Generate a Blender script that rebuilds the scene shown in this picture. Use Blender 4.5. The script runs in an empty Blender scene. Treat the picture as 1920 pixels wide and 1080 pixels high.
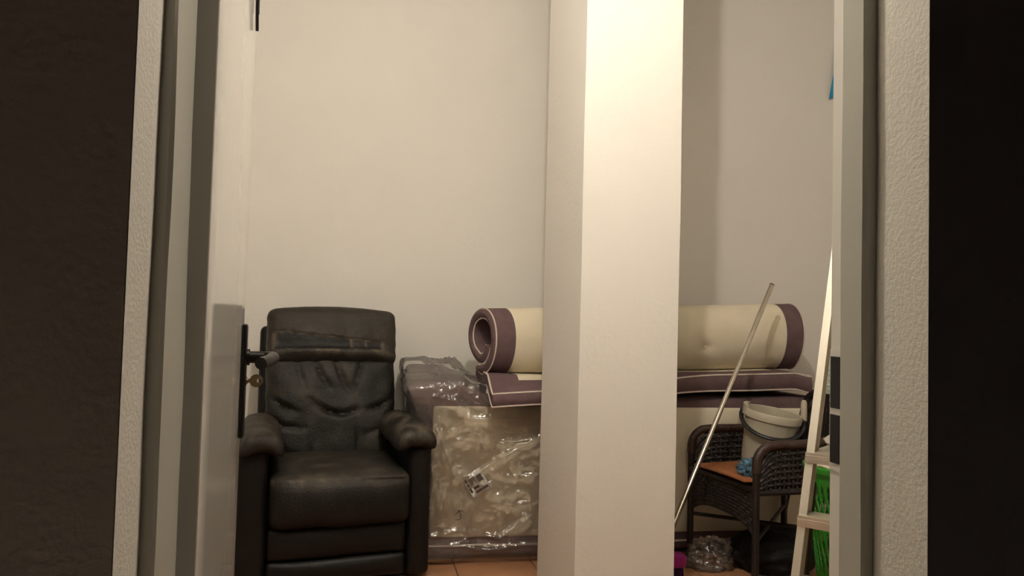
import bpy, math, random
from mathutils import Vector, Matrix, noise

random.seed(7)
SC = bpy.context.scene
COL = SC.collection
PI = math.pi

# ------------------------------------------------------------------ camera
F_PX, YAW, PITCH, ROLL, CAM_H = 1450.0, math.radians(10.2), math.radians(2.37), math.radians(1.5), 1.02
CAM = Vector((0, 0, CAM_H))
FWD = Vector((math.sin(YAW) * math.cos(PITCH), math.cos(YAW) * math.cos(PITCH), math.sin(PITCH)))
R0 = Vector((math.cos(YAW), -math.sin(YAW), 0))
U0 = R0.cross(FWD)
RGT = R0 * math.cos(ROLL) + U0 * math.sin(ROLL)
UPV = U0 * math.cos(ROLL) - R0 * math.sin(ROLL)
cd = bpy.data.cameras.new('camera')
cam = bpy.data.objects.new('camera', cd)
COL.objects.link(cam)
m = Matrix((RGT, UPV, -FWD)).transposed().to_4x4()
m.translation = CAM
cam.matrix_world = m
cd.sensor_width = 36.0
cd.lens = 36.0 * F_PX / 1920.0
cd.clip_start = 0.02
SC.camera = cam


def at(px, py, X=None, Y=None, Z=None):
    """point of the place seen at a pixel, on the plane X, Y or Z = const"""
    r = FWD + RGT * ((px - 960) / F_PX) + UPV * ((540 - py) / F_PX)
    if Y is not None:
        t = (Y - CAM.y) / r.y
    elif X is not None:
        t = (X - CAM.x) / r.x
    else:
        t = (Z - CAM.z) / r.z
    return CAM + r * t


# ------------------------------------------------------------------ world, exposure
w = bpy.data.worlds.new('world')
w.use_nodes = True
w.node_tree.nodes['Background'].inputs['Color'].default_value = (0.0, 0.0, 0.0, 1)
w.node_tree.nodes['Background'].inputs['Strength'].default_value = 0.0
SC.world = w
SC.view_settings.view_transform = 'Standard'
SC.view_settings.look = 'None'
SC.view_settings.gamma = 1.0
SC.view_settings.use_curve_mapping = False
SC.view_settings.exposure = 0.0
LAMP_POS = (0.29, 1.24, 2.62)
LAMP_STRENGTH = 1880.0
LAMP_COLOR = (1.0, 0.92, 0.80)


# ------------------------------------------------------------------ materials
def lin(c):
    return tuple(((v / 255) / 12.92 if v / 255 <= 0.04045 else ((v / 255 + 0.055) / 1.055) ** 2.4) for v in c)


MATS = {}


def mat(name, rgb, rough=0.6, metal=0.0, var=0.08, vscale=6.0, bump=0.0, bscale=80.0, coat=0.0, spec=0.5,
        attr=None, attr_rgb=None, detail=4.0, stretch=None):
    """procedural material: base colour varied by noise, bump from noise, optional wear mask attribute"""
    mt = bpy.data.materials.new(name)
    mt.use_nodes = True
    nt = mt.node_tree
    b = nt.nodes['Principled BSDF']
    base = lin(rgb)
    tc = nt.nodes.new('ShaderNodeTexCoord')
    src = tc.outputs['Object']
    if stretch:
        mp = nt.nodes.new('ShaderNodeMapping')
        mp.inputs['Scale'].default_value = stretch
        nt.links.new(src, mp.inputs['Vector'])
        src = mp.outputs['Vector']
    nz = nt.nodes.new('ShaderNodeTexNoise')
    nz.inputs['Scale'].default_value = vscale
    nz.inputs['Detail'].default_value = detail
    nt.links.new(src, nz.inputs['Vector'])
    rp = nt.nodes.new('ShaderNodeValToRGB')
    rp.color_ramp.elements[0].position = 0.3
    rp.color_ramp.elements[1].position = 0.7
    rp.color_ramp.elements[0].color = (*[v * (1 - var) for v in base], 1)
    rp.color_ramp.elements[1].color = (*[min(1, v * (1 + var)) for v in base], 1)
    nt.links.new(nz.outputs['Fac'], rp.inputs['Fac'])
    out = rp.outputs['Color']
    if attr:
        at_ = nt.nodes.new('ShaderNodeAttribute')
        at_.attribute_name = attr
        mx = nt.nodes.new('ShaderNodeMixRGB')
        mx.inputs['Color2'].default_value = (*lin(attr_rgb), 1)
        nt.links.new(at_.outputs['Fac'], mx.inputs['Fac'])
        nt.links.new(out, mx.inputs['Color1'])
        out = mx.outputs['Color']
    nt.links.new(out, b.inputs['Base Color'])
    b.inputs['Roughness'].default_value = rough
    b.inputs['Metallic'].default_value = metal
    b.inputs['Coat Weight'].default_value = coat
    b.inputs['Specular IOR Level'].default_value = spec
    if bump:
        n2 = nt.nodes.new('ShaderNodeTexNoise')
        n2.inputs['Scale'].default_value = bscale
        n2.inputs['Detail'].default_value = 3.0
        nt.links.new(src, n2.inputs['Vector'])
        bp = nt.nodes.new('ShaderNodeBump')
        bp.inputs['Strength'].default_value = bump
        bp.inputs['Distance'].default_value = 0.01
        nt.links.new(n2.outputs['Fac'], bp.inputs['Height'])
        nt.links.new(bp.outputs['Normal'], b.inputs['Normal'])
    MATS[name] = mt
    return mt


def film(name, milk=0.05, gloss=0.12, rough=0.16, tint=(1, 1, 1)):
    """thin clear plastic film: transparent, a little milky, glossy at grazing angles"""
    mt = bpy.data.materials.new(name)
    mt.use_nodes = True
    nt = mt.node_tree
    nt.nodes.remove(nt.nodes['Principled BSDF'])
    out = nt.nodes['Material Output']
    tr = nt.nodes.new('ShaderNodeBsdfTransparent')
    tr.inputs['Color'].default_value = (*tint, 1)
    df = nt.nodes.new('ShaderNodeBsdfDiffuse')
    df.inputs['Color'].default_value = (0.8, 0.76, 0.7, 1)
    gl = nt.nodes.new('ShaderNodeBsdfGlossy')
    gl.inputs['Roughness'].default_value = rough
    fr = nt.nodes.new('ShaderNodeFresnel')
    fr.inputs['IOR'].default_value = 1.5
    mth = nt.nodes.new('ShaderNodeMath')
    mth.operation = 'MULTIPLY_ADD'
    mth.inputs[1].default_value = 0.8
    mth.inputs[2].default_value = gloss
    mth.use_clamp = True
    nt.links.new(fr.outputs[0], mth.inputs[0])
    nz = nt.nodes.new('ShaderNodeTexNoise')
    nz.inputs['Scale'].default_value = 30
    nz.inputs['Detail'].default_value = 3
    nz.inputs['Distortion'].default_value = 1.2
    tc = nt.nodes.new('ShaderNodeTexCoord')
    nt.links.new(tc.outputs['Object'], nz.inputs['Vector'])
    bp = nt.nodes.new('ShaderNodeBump')
    bp.inputs['Strength'].default_value = 0.35
    bp.inputs['Distance'].default_value = 0.012
    nt.links.new(nz.outputs['Fac'], bp.inputs['Height'])
    nt.links.new(bp.outputs['Normal'], gl.inputs['Normal'])
    m1 = nt.nodes.new('ShaderNodeMixShader')
    m1.inputs['Fac'].default_value = milk
    nt.links.new(tr.outputs[0], m1.inputs[1])
    nt.links.new(df.outputs[0], m1.inputs[2])
    m2 = nt.nodes.new('ShaderNodeMixShader')
    nt.links.new(mth.outputs[0], m2.inputs['Fac'])
    nt.links.new(m1.outputs[0], m2.inputs[1])
    nt.links.new(gl.outputs[0], m2.inputs[2])
    nt.links.new(m2.outputs[0], out.inputs['Surface'])
    MATS[name] = mt
    return mt


mat('plaster', (226, 222, 215), rough=0.8, var=0.02, vscale=2.0, bump=0.12, bscale=55)
mat('rough_plaster', (222, 217, 206), rough=0.9, var=0.03, vscale=5.0, bump=0.12, bscale=190)
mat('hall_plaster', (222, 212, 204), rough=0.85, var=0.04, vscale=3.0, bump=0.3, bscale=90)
mat('ceiling_paint', (230, 227, 220), rough=0.9, var=0.02, bump=0.1, bscale=60)
mat('grout', (112, 92, 76), rough=0.9, var=0.1, vscale=30, bump=0.3, bscale=200)
mat('terracotta', (172, 125, 92), rough=0.42, var=0.14, vscale=5, bump=0.08, bscale=60)
mat('shaded_hall_plaster', (112, 108, 110), rough=0.85, var=0.04, vscale=3.0, bump=0.2, bscale=90)  # hall plaster again, with the unlit hall's shade put into its colour
mat('hall_floor', (204, 194, 186), rough=0.6, var=0.1)
mat('frame_paint', (182, 181, 170), rough=0.4, var=0.02, bump=0.05, bscale=40)
mat('door_paint', (228, 224, 216), rough=0.14, var=0.015, vscale=2, bump=0.02, bscale=18, coat=0.3)
mat('black_metal', (15, 11, 10), rough=0.34, spec=0.22, var=0.2, vscale=40)
mat('black_iron', (14, 12, 11), rough=0.55, var=0.2, vscale=40)
mat('brass', (150, 130, 96), rough=0.35, metal=1.0, var=0.1, vscale=60)
mat('steel', (190, 184, 176), rough=0.25, metal=1.0, var=0.06, vscale=50)
mat('chrome', (205, 196, 184), rough=0.16, metal=1.0, var=0.12, vscale=14)
mat('aluminium', (215, 210, 198), rough=0.36, metal=0.9, var=0.05, vscale=30, bump=0.05, bscale=120, stretch=(1, 1, 0.1))
mat('dark_alu', (60, 56, 50), rough=0.5, metal=0.6, var=0.1, vscale=30)
mat('leather', (22, 21, 19), rough=0.55, var=0.22, vscale=9, bump=0.25, bscale=130, attr='wear', attr_rgb=(88, 79, 67), spec=0.28)
mat('leather_smooth', (15, 14, 14), rough=0.5, var=0.15, vscale=8, bump=0.15, bscale=150, spec=0.3)
mat('purple_fabric', (104, 84, 86), rough=0.9, var=0.12, vscale=25, bump=0.25, bscale=400, spec=0.2)
mat('cream_fabric', (222, 211, 188), rough=0.85, var=0.05, vscale=8, bump=0.12, bscale=300, spec=0.2)
mat('piping_fabric', (206, 192, 182), rough=0.8, var=0.06, vscale=60, spec=0.2)
mat('label_paper', (222, 218, 210), rough=0.6, var=0.03)
mat('ink', (60, 56, 54), rough=0.7, var=0.25, vscale=120)
mat('pen_ink', (40, 30, 24), rough=0.7, var=0.2)
mat('wicker', (34, 25, 23), rough=0.5, var=0.3, vscale=30, bump=0.2, bscale=150)
mat('wicker_rim', (58, 38, 31), rough=0.42, var=0.25, vscale=30, bump=0.3, bscale=160)
mat('board_wood', (162, 104, 66), rough=0.5, var=0.12, vscale=10, stretch=(1, 8, 1))
mat('bucket_plastic', (176, 168, 150), rough=0.45, var=0.04, vscale=8)
mat('bucket_handle_plastic', (26, 25, 26), rough=0.4, var=0.15)
mat('blue_cloth', (80, 112, 132), rough=0.9, var=0.8, vscale=40, bump=0.4, bscale=160)
mat('light_cloth', (204, 190, 168), rough=0.9, var=0.1, vscale=30, bump=0.4, bscale=180)
mat('white_cloth', (206, 198, 184), rough=0.9, var=0.08, vscale=30, bump=0.4, bscale=200)
mat('green_plastic', (46, 132, 34), rough=0.38, var=0.08, vscale=10)
mat('magenta_plastic', (150, 24, 120), rough=0.4, var=0.1)
mat('grip_plastic', (196, 184, 164), rough=0.5, var=0.06)
mat('pale_green_plastic', (186, 200, 184), rough=0.5, var=0.05)
mat('black_fabric', (20, 18, 18), rough=0.8, var=0.3, vscale=12, bump=0.4, bscale=60)
mat('lamp_ceramic', (235, 232, 225), rough=0.4, var=0.02)
mat('turquoise_cloth', (38, 140, 186), rough=0.85, var=0.2, vscale=40, bump=0.3, bscale=200)
mat('bristle', (70, 30, 80), rough=0.8, var=0.3, vscale=60)
film('wrap_film', milk=0.08, gloss=0.07, rough=0.12, tint=(0.99, 0.98, 0.97))
film('bag_film', milk=0.02, gloss=0.03, rough=0.18, tint=(0.93, 0.91, 0.88))
mb = bpy.data.materials.new('bulb_glow')
mb.use_nodes = True
nb = mb.node_tree.nodes
nb.remove(nb['Principled BSDF'])
em = nb.new('ShaderNodeEmission')
em.inputs['Color'].default_value = (*LAMP_COLOR, 1)
em.inputs['Strength'].default_value = LAMP_STRENGTH
mb.node_tree.links.new(em.outputs[0], nb['Material Output'].inputs['Surface'])
MATS['bulb_glow'] = mb


# ------------------------------------------------------------------ object helpers
def thing(name, label, cat, loc=(0, 0, 0), rotz=0.0, group=None):
    o = bpy.data.objects.new(name, None)
    COL.objects.link(o)
    o.empty_display_size = 0.05
    o.location = loc
    o.rotation_euler = (0, 0, rotz)
    o['label'] = label
    o['category'] = cat
    if group:
        o['group'] = group
    return o


def tag(o, label, cat, group=None):
    o['label'] = label
    o['category'] = cat
    if group:
        o['group'] = group
    return o


def struct(o, label, cat):
    o['kind'] = 'structure'
    o['label'] = label
    o['category'] = cat
    return o


def obj(name, vf, material, parent=None, smooth=True, world=False, wear=None, mats=None, idx=None, angle=40):
    """link one mesh object. world=True: vertices are world coordinates and are moved into the parent's frame"""
    V, Fc = vf
    if world:
        top, chain = parent, []
        inv = Matrix()
        if parent is not None:
            M_ = Matrix()
            p = parent
            while p is not None:
                M_ = Matrix.Translation(p.location) @ p.rotation_euler.to_matrix().to_4x4() @ M_
                p = p.parent
            inv = M_.inverted()
        V = [inv @ Vector(v) for v in V]
    me = bpy.data.meshes.new(name)
    me.from_pydata([tuple(v) for v in V], [], Fc)
    if mats:
        for n in mats:
            me.materials.append(MATS[n])
        if idx:
            me.polygons.foreach_set('material_index', idx)
    else:
        me.materials.append(MATS[material])
    if smooth:
        me.shade_smooth()
        try:
            me.set_sharp_from_angle(angle=math.radians(angle))
        except Exception:
            pass
    if wear is not None:
        a = me.attributes.new('wear', 'FLOAT', 'POINT')
        a.data.foreach_set('value', [max(0.0, min(1.0, wear(Vector(v)))) for v in V])
    me.validate()
    me.update()
    o = bpy.data.objects.new(name, me)
    COL.objects.link(o)
    if parent is not None:
        o.parent = parent
    return o


def join(*parts):
    V, Fc = [], []
    for v, f in parts:
        n = len(V)
        V += list(v)
        Fc += [tuple(i + n for i in q) for q in f]
    return V, Fc


def xf(vf, M_):
    return [M_ @ Vector(v) for v in vf[0]], vf[1]


def box(x0, x1, y0, y1, z0, z1):
    V = [(x, y, z) for x in (x0, x1) for y in (y0, y1) for z in (z0, z1)]
    Fc = [(0, 1, 3, 2), (4, 6, 7, 5), (0, 4, 5, 1), (2, 3, 7, 6), (0, 2, 6, 4), (1, 5, 7, 3)]
    return V, Fc


def rbox(sx, sy, sz, r, n=(6, 6, 6), k=3, fn=None, c=(0, 0, 0)):
    """rounded box, centred at c, with n inner segments and k segments per rounded edge; fn displaces (p, unit) -> p"""
    h = (sx / 2, sy / 2, sz / 2)
    if isinstance(n, int):
        n = (n, n, n)
    axes = []
    for a in range(3):
        rr = min(r, h[a] * 0.98)
        q = [-h[a] + rr * (1 - math.cos(i / k * PI / 2)) for i in range(k)]
        q += [-h[a] + rr + (2 * h[a] - 2 * rr) * i / n[a] for i in range(n[a] + 1)]
        q += [h[a] - rr * (1 - math.cos(i / k * PI / 2)) for i in range(k - 1, -1, -1)]
        axes.append(q)
    cnt = [len(q) for q in axes]
    ids, V, Fc = {}, [], []

    def vid(i, j, l):
        key = (i, j, l)
        if key not in ids:
            p = [axes[0][i], axes[1][j], axes[2][l]]
            inner = [max(-h[a] + min(r, h[a] * .98), min(h[a] - min(r, h[a] * .98), p[a])) for a in range(3)]
            d = Vector([p[a] - inner[a] for a in range(3)])
            if d.length > 1e-9:
                # keep surface: project onto a sphere of radius r scaled per axis
                d.normalize()
                p = [inner[a] + d[a] * min(r, h[a] * .98) for a in range(3)]
            p = Vector(p)
            u = Vector([p[a] / h[a] for a in range(3)])
            if fn:
                p = fn(p, u)
            ids[key] = len(V)
            V.append(Vector(p) + Vector(c))
        return ids[key]

    for a in range(3):
        b, d = (a + 1) % 3, (a + 2) % 3
        for side in (0, cnt[a] - 1):
            for i in range(cnt[b] - 1):
                for j in range(cnt[d] - 1):
                    q = []
                    for (ii, jj) in ((i, j), (i + 1, j), (i + 1, j + 1), (i, j + 1)):
                        t = [0, 0, 0]
                        t[a], t[b], t[d] = side, ii, jj
                        q.append(vid(*t))
                    Fc.append(tuple(q) if side else tuple(reversed(q)))
    return V, Fc


def tube(pts, r, seg=8, cap=True, flat=1.0):
    """tube along points; r number or list"""
    pts = [Vector(p) for p in pts]
    n = len(pts)
    V, Fc = [], []
    up = None
    for i, p in enumerate(pts):
        t = (pts[min(i + 1, n - 1)] - pts[max(i - 1, 0)])
        t.normalize()
        if up is None:
            up = Vector((0, 0, 1)) if abs(t.z) < 0.9 else Vector((0, 1, 0))
        a = t.cross(up)
        if a.length < 1e-6:
            a = t.cross(Vector((1, 0, 0)))
        a.normalize()
        up = a.cross(t)
        rr = r[i] if isinstance(r, (list, tuple)) else r
        for s in range(seg):
            th = 2 * PI * s / seg
            V.append(p + a * (math.cos(th) * rr) + up * (math.sin(th) * rr * flat))
    for i in range(n - 1):
        for s in range(seg):
            s2 = (s + 1) % seg
            Fc.append((i * seg + s, i * seg + s2, (i + 1) * seg + s2, (i + 1) * seg + s))
    if cap:
        Fc.append(tuple(range(seg - 1, -1, -1)))
        Fc.append(tuple((n - 1) * seg + s for s in range(seg)))
    return V, Fc


def smooth_pts(pts, n=6, closed=False):
    """Catmull-Rom through points"""
    P = [Vector(p) for p in pts]
    out = []
    N = len(P)
    for i in range(N if closed else N - 1):
        if closed:
            p0, p1, p2, p3 = P[(i - 1) % N], P[i], P[(i + 1) % N], P[(i + 2) % N]
        else:
            p0, p1, p2, p3 = P[max(i - 1, 0)], P[i], P[i + 1], P[min(i + 2, N - 1)]
        for s in range(n):
            t = s / n
            out.append(0.5 * ((2 * p1) + (p2 - p0) * t + (2 * p0 - 5 * p1 + 4 * p2 - p3) * t * t + (3 * p1 - p0 - 3 * p2 + p3) * t ** 3))
    if not closed:
        out.append(P[-1])
    return out


def lathe(prof, seg=32, c=(0, 0, 0)):
    V, Fc = [], []
    for r, z in prof:
        for s in range(seg):
            a = 2 * PI * s / seg
            V.append((c[0] + r * math.cos(a), c[1] + r * math.sin(a), c[2] + z))
    for i in range(len(prof) - 1):
        for s in range(seg):
            s2 = (s + 1) % seg
            Fc.append((i * seg + s, i * seg + s2, (i + 1) * seg + s2, (i + 1) * seg + s))
    return V, Fc


def prism(poly, z0, z1, nz=1, wob=None):
    """vertical prism over an xy polygon; wob(p, i) moves a vertex"""
    n = len(poly)
    V, Fc = [], []
    for k in range(nz + 1):
        z = z0 + (z1 - z0) * k / nz
        for i, (x, y) in enumerate(poly):
            p = Vector((x, y, z))
            V.append(wob(p, i) if wob else p)
    for k in range(nz):
        for i in range(n):
            j = (i + 1) % n
            Fc.append((k * n + i, k * n + j, (k + 1) * n + j, (k + 1) * n + i))
    Fc.append(tuple(range(n - 1, -1, -1)))
    Fc.append(tuple(nz * n + i for i in range(n)))
    return V, Fc


def fbm(p, s=1.0, o=4):
    return noise.fractal(Vector(p) * s, 0.9, 2.1, o)


def ridge(p, s=1.0):
    return 1 - abs(noise.noise(Vector(p) * s)) * 2


def sstep(a, b, x):
    t = max(0.0, min(1.0, (x - a) / (b - a)))
    return t * t * (3 - 2 * t)


def seg_dist(p, a, b):
    ax, ay = a
    bx, by = b
    dx, dy = bx - ax, by - ay
    t = max(0, min(1, ((p[0] - ax) * dx + (p[1] - ay) * dy) / (dx * dx + dy * dy + 1e-9)))
    return math.hypot(p[0] - ax - dx * t, p[1] - ay - dy * t), t


def creases(u, v, lines):
    """sum of crease depths at (u, v): lines = (points, width, depth)"""
    s = 0.0
    for pts, wd, dp in lines:
        best = 9
        tt = 0
        n = len(pts) - 1
        for i in range(n):
            d, t = seg_dist((u, v), pts[i], pts[i + 1])
            if d < best:
                best, tt = d, (i + t) / n
        if best < wd * 3:
            s += dp * math.exp(-(best / wd) ** 2) * (0.25 + 0.75 * math.sin(PI * min(1, max(0, tt))) ** 0.7)
    return s


# ================================================================== the setting
HALL_Y, ROOM_Y = 0.78, 0.947        # faces of the door wall
BACK_Y, LEFT_X, RIGHT_X, CEIL = 3.90, -0.95, 2.85, 2.92
OPEN_L, OPEN_R, OPEN_TOP = -0.2275, 0.618, 2.06

# room floor: grout slab and square tiles
floor = obj('floor', box(LEFT_X, RIGHT_X, ROOM_Y - 0.17, BACK_Y, -0.10, -0.006), 'grout', smooth=False)
struct(floor, 'brown terracotta tiled floor of the storage room', 'floor')
T = 0.33
tile_me = None
nx = int((RIGHT_X - LEFT_X) / T) + 1
ny = int((BACK_Y - ROOM_Y) / T) + 1
for i in range(nx):
    for j in range(ny):
        x0, y0 = LEFT_X + i * T, ROOM_Y + 0.06 + j * T
        x1, y1 = min(x0 + T, RIGHT_X), min(y0 + T, BACK_Y)
        if x1 - x0 < 0.03 or y1 - y0 < 0.03:
            continue
        if x1 - x0 < T - 1e-6 or y1 - y0 < T - 1e-6:
            o = obj('tile', rbox(x1 - x0 - 0.005, y1 - y0 - 0.005, 0.02, 0.0015, 1, 1), 'terracotta', floor)
        else:
            if tile_me is None:
                tile_me = obj('tile', rbox(T - 0.005, T - 0.005, 0.02, 0.0015, 1, 1), 'terracotta', floor)
                o = tile_me
            else:
                o = bpy.data.objects.new('tile', tile_me.data)
                COL.objects.link(o)
                o.parent = floor
        o.location = ((x0 + x1) / 2, (y0 + y1) / 2, -0.010 + random.uniform(-0.0006, 0.0))

o = obj('ceiling', box(LEFT_X, RIGHT_X, ROOM_Y, BACK_Y, CEIL, CEIL + 0.1), 'ceiling_paint', smooth=False)
struct(o, 'white ceiling of the storage room', 'ceiling')
o = obj('wall_back', box(LEFT_X - 0.1, RIGHT_X + 0.1, BACK_Y, BACK_Y + 0.1, -0.1, CEIL + 0.1), 'plaster', smooth=False)
struct(o, 'plain white plaster wall behind the armchair and the mattresses', 'wall')
o = obj('wall_left', box(LEFT_X - 0.1, LEFT_X, ROOM_Y, BACK_Y, -0.1, CEIL + 0.1), 'plaster', smooth=False)
struct(o, 'white side wall behind the open door', 'wall')
o = obj('wall_right', box(RIGHT_X, RIGHT_X + 0.1, ROOM_Y, BACK_Y, -0.1, CEIL + 0.1), 'plaster', smooth=False)
struct(o, 'white side wall beyond the stepladder', 'wall')

# door wall: hall skin, its right part coloured darker for the hall's shade, thick plastered reveal round the opening
W0 = 0.02
fw = struct(thing('wall_front', 'thick wall around the doorway seen from the dark hall', 'wall'), 'thick wall around the doorway seen from the dark hall', 'wall')
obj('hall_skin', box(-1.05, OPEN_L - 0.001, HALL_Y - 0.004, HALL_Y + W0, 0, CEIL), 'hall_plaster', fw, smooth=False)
obj('hall_skin', box(OPEN_R + 0.001, 4.2, HALL_Y - 0.004, HALL_Y + W0, 0, CEIL), 'shaded_hall_plaster', fw, smooth=False)
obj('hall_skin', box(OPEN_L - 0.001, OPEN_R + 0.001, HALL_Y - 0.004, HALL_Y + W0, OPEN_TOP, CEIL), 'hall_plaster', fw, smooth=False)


def wobble(side):
    def f(p, i):
        if p.y < 0.82:
            return p
        a = 0.0022 * noise.noise(Vector((i * 3.1, 5.0 * side, p.z * 2.1))) + 0.0012 * noise.noise(Vector((i * 1.7, side, p.z * 7.0)))
        return Vector((p.x + a, p.y, p.z))
    return f


obj('plaster_reveal', prism([(-1.05, HALL_Y + W0), (OPEN_L - 0.002, HALL_Y + W0), (OPEN_L, HALL_Y - 0.004), (OPEN_L, 0.80), (OPEN_L, 0.83), (OPEN_L - 0.001, 0.858),
                             (OPEN_L - 0.004, 0.866), (OPEN_L - 0.02, ROOM_Y), (-1.05, ROOM_Y)], 0, OPEN_TOP, 60, wobble(1)), 'rough_plaster', fw)
obj('plaster_reveal', prism([(2.95, ROOM_Y), (OPEN_R + 0.02, ROOM_Y), (OPEN_R + 0.004, 0.878), (OPEN_R + 0.001, 0.870), (OPEN_R, 0.83), (OPEN_R, 0.80), (OPEN_R, HALL_Y - 0.004),
                             (OPEN_R + 0.002, HALL_Y + W0), (2.95, HALL_Y + W0)], 0, OPEN_TOP, 60, wobble(2)), 'rough_plaster', fw)
obj('lintel', box(-1.05, 2.95, HALL_Y + W0, ROOM_Y, OPEN_TOP, CEIL), 'plaster', fw, smooth=False)

# pillar
P_FL, P_FR = (0.698, 2.55), (1.050, 2.55)
pil = [P_FL, P_FR, (1.022, 3.0), (0.669, 3.0)]
PN = 50


def pilw(p, i):
    return Vector((p.x + 0.0025 * noise.noise(Vector((i, 9.2, p.z * 1.7))), p.y + 0.0015 * noise.noise(Vector((i, 2.2, p.z * 2.7))), p.z))


o = obj('wall_pillar', prism(pil, -0.05, CEIL, PN, pilw), 'plaster', angle=25)
struct(o, 'white plaster pillar standing in the middle of the room', 'pillar')

# hall behind the camera, unlit
HB = -1.9
o = obj('floor_hall', box(-1.05, 4.2, HB, HALL_Y, -0.1, 0.0), 'hall_floor', smooth=False)
struct(o, 'floor of the dark hall', 'floor')
o = obj('ceiling_hall', box(-1.05, 4.2, HB, HALL_Y, CEIL, CEIL + 0.1), 'hall_plaster', smooth=False)
struct(o, 'ceiling of the dark hall', 'ceiling')
for nm, b in (('wall_hall_left', box(-1.15, -1.05, HB, HALL_Y + W0, -0.1, CEIL + 0.1)), ('wall_hall_right', box(4.2, 4.3, HB, HALL_Y + W0, -0.1, CEIL + 0.1)),
              ('wall_hall_back', box(-1.15, 4.3, HB - 0.1, HB, -0.1, CEIL + 0.1))):
    struct(obj(nm, b, 'hall_plaster', smooth=False), 'wall of the dark hall', 'wall')

# door frame: three-sided wooden frame with a stop and a rebate for the leaf
tr = struct(thing('trim_1', 'white painted wooden door frame lining the opening', 'door frame'), 'white painted wooden door frame lining the opening', 'door frame')
L1, R1 = -0.2135, 0.6035
obj('jamb', prism([(OPEN_L - 0.03, 0.862), (L1 - 0.003, 0.861), (L1, 0.864), (L1, 0.952), (L1 - 0.002, 0.954), (L1 - 0.016, 0.954), (L1 - 0.016, 0.970), (OPEN_L - 0.03, 0.970)], 0, 2.05, 40, wobble(3)), 'frame_paint', tr, angle=25)
jr = obj('jamb', prism([(OPEN_R + 0.03, 0.952), (R1 + 0.0085, 0.952), (R1 + 0.0085, 0.922), (R1 + 0.002, 0.922), (R1, 0.920), (R1, 0.875), (R1 + 0.003, 0.872), (OPEN_R + 0.03, 0.873)], 0, 2.05, 40, wobble(4)), 'frame_paint', tr, angle=25)
obj('frame_head', box(OPEN_L - 0.03, OPEN_R + 0.03, 0.862, 0.93, 2.03, 2.08), 'frame_paint', tr, smooth=False)
obj('rebate_lining', box(R1 + 0.0075, R1 + 0.0095, 0.9225, 0.9525, 0, 2.03), 'door_paint', tr, smooth=False)
# strike plate let into the rebate: pale edge, two dark slots
sx = R1 + 0.0080
z_hi, z_lo = at(1560, 668, X=sx).z, at(1560, 866, X=sx).z
z_m1, z_m2 = at(1560, 764, X=sx).z, at(1560, 776, X=sx).z
sp = obj('strike_plate', box(sx - 0.0015, sx + 0.003, 0.9235, 0.9530, z_lo - 0.01, z_hi + 0.01), 'door_paint', tr, smooth=False)
obj('latch_slot', box(sx - 0.0025, sx, 0.930, 0.9505, z_m1, z_hi), 'black_iron', sp, smooth=False)
obj('bolt_slot', box(sx - 0.0025, sx, 0.930, 0.9505, z_lo, z_m2), 'black_iron', sp, smooth=False)
obj('screw', tube([(sx - 0.003, 0.918, z_m2 - 0.04), (sx + 0.001, 0.918, z_m2 - 0.04)], 0.003, 8), 'steel', sp)

# door leaf, opened into the room a little past square
DOOR_A = math.radians(5.65)
HX, HY = -0.1935, 0.972
dr = struct(thing('door_1', 'glossy white door opened into the room', 'door', (HX, HY, 0), DOOR_A), 'glossy white door opened into the room', 'door')
DW, DT = 0.775, 0.036     # local: leaf runs along +y, its near face is x = 0
leaf = obj('door_leaf', rbox(DT, DW, 2.02, 0.003, (1, 8, 12), 2, c=(-DT / 2, DW / 2, 1.02)), 'door_paint', dr)
for z in (0.25, 1.0, 1.80):
    obj('hinge', tube([(-0.030, -0.006, z - 0.05), (-0.030, -0.006, z + 0.05)], 0.006, 10), 'steel', dr)
dm = Matrix.Translation((HX, HY, 0)) @ Matrix.Rotation(DOOR_A, 4, 'Z')
LY = DW - 0.062           # lock axis along the leaf
lk = dm @ Vector((0, LY, 0))
zt, zb = at(455, 607, Y=lk.y).z, at(445, 820, Y=lk.y).z
zl, zk = at(490, 670, Y=lk.y).z, at(468, 714, Y=lk.y).z
plate = obj('escutcheon', rbox(0.011, 0.042, zt - zb, 0.005, (1, 2, 6), 3, c=(0.0055, LY, (zt + zb) / 2)), 'black_metal', dr)
obj('lever', tube(smooth_pts([(0.008, LY, zl), (0.030, LY, zl), (0.052, LY - 0.004, zl), (0.063, LY - 0.018, zl), (0.060, LY - 0.05, zl - 0.002), (0.052, LY - 0.085, zl - 0.004), (0.043, LY - 0.115, zl - 0.006)], 6),
                  [0.0125] * 12 + [0.0128] * 12 + [0.012] * 13, 14), 'black_metal', plate)
obj('rosette', tube([(0.010, LY, zl), (0.017, LY, zl)], 0.017, 16), 'black_metal', plate)
obj('keyhole', tube([(0.010, LY, zk), (0.0125, LY, zk)], 0.009, 12), 'black_iron', plate)
latch = obj('latch_bolt', box(-0.026, -0.012, DW - 0.004, DW + 0.010, zl - 0.012, zl + 0.012), 'steel', dr, smooth=False)

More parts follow.
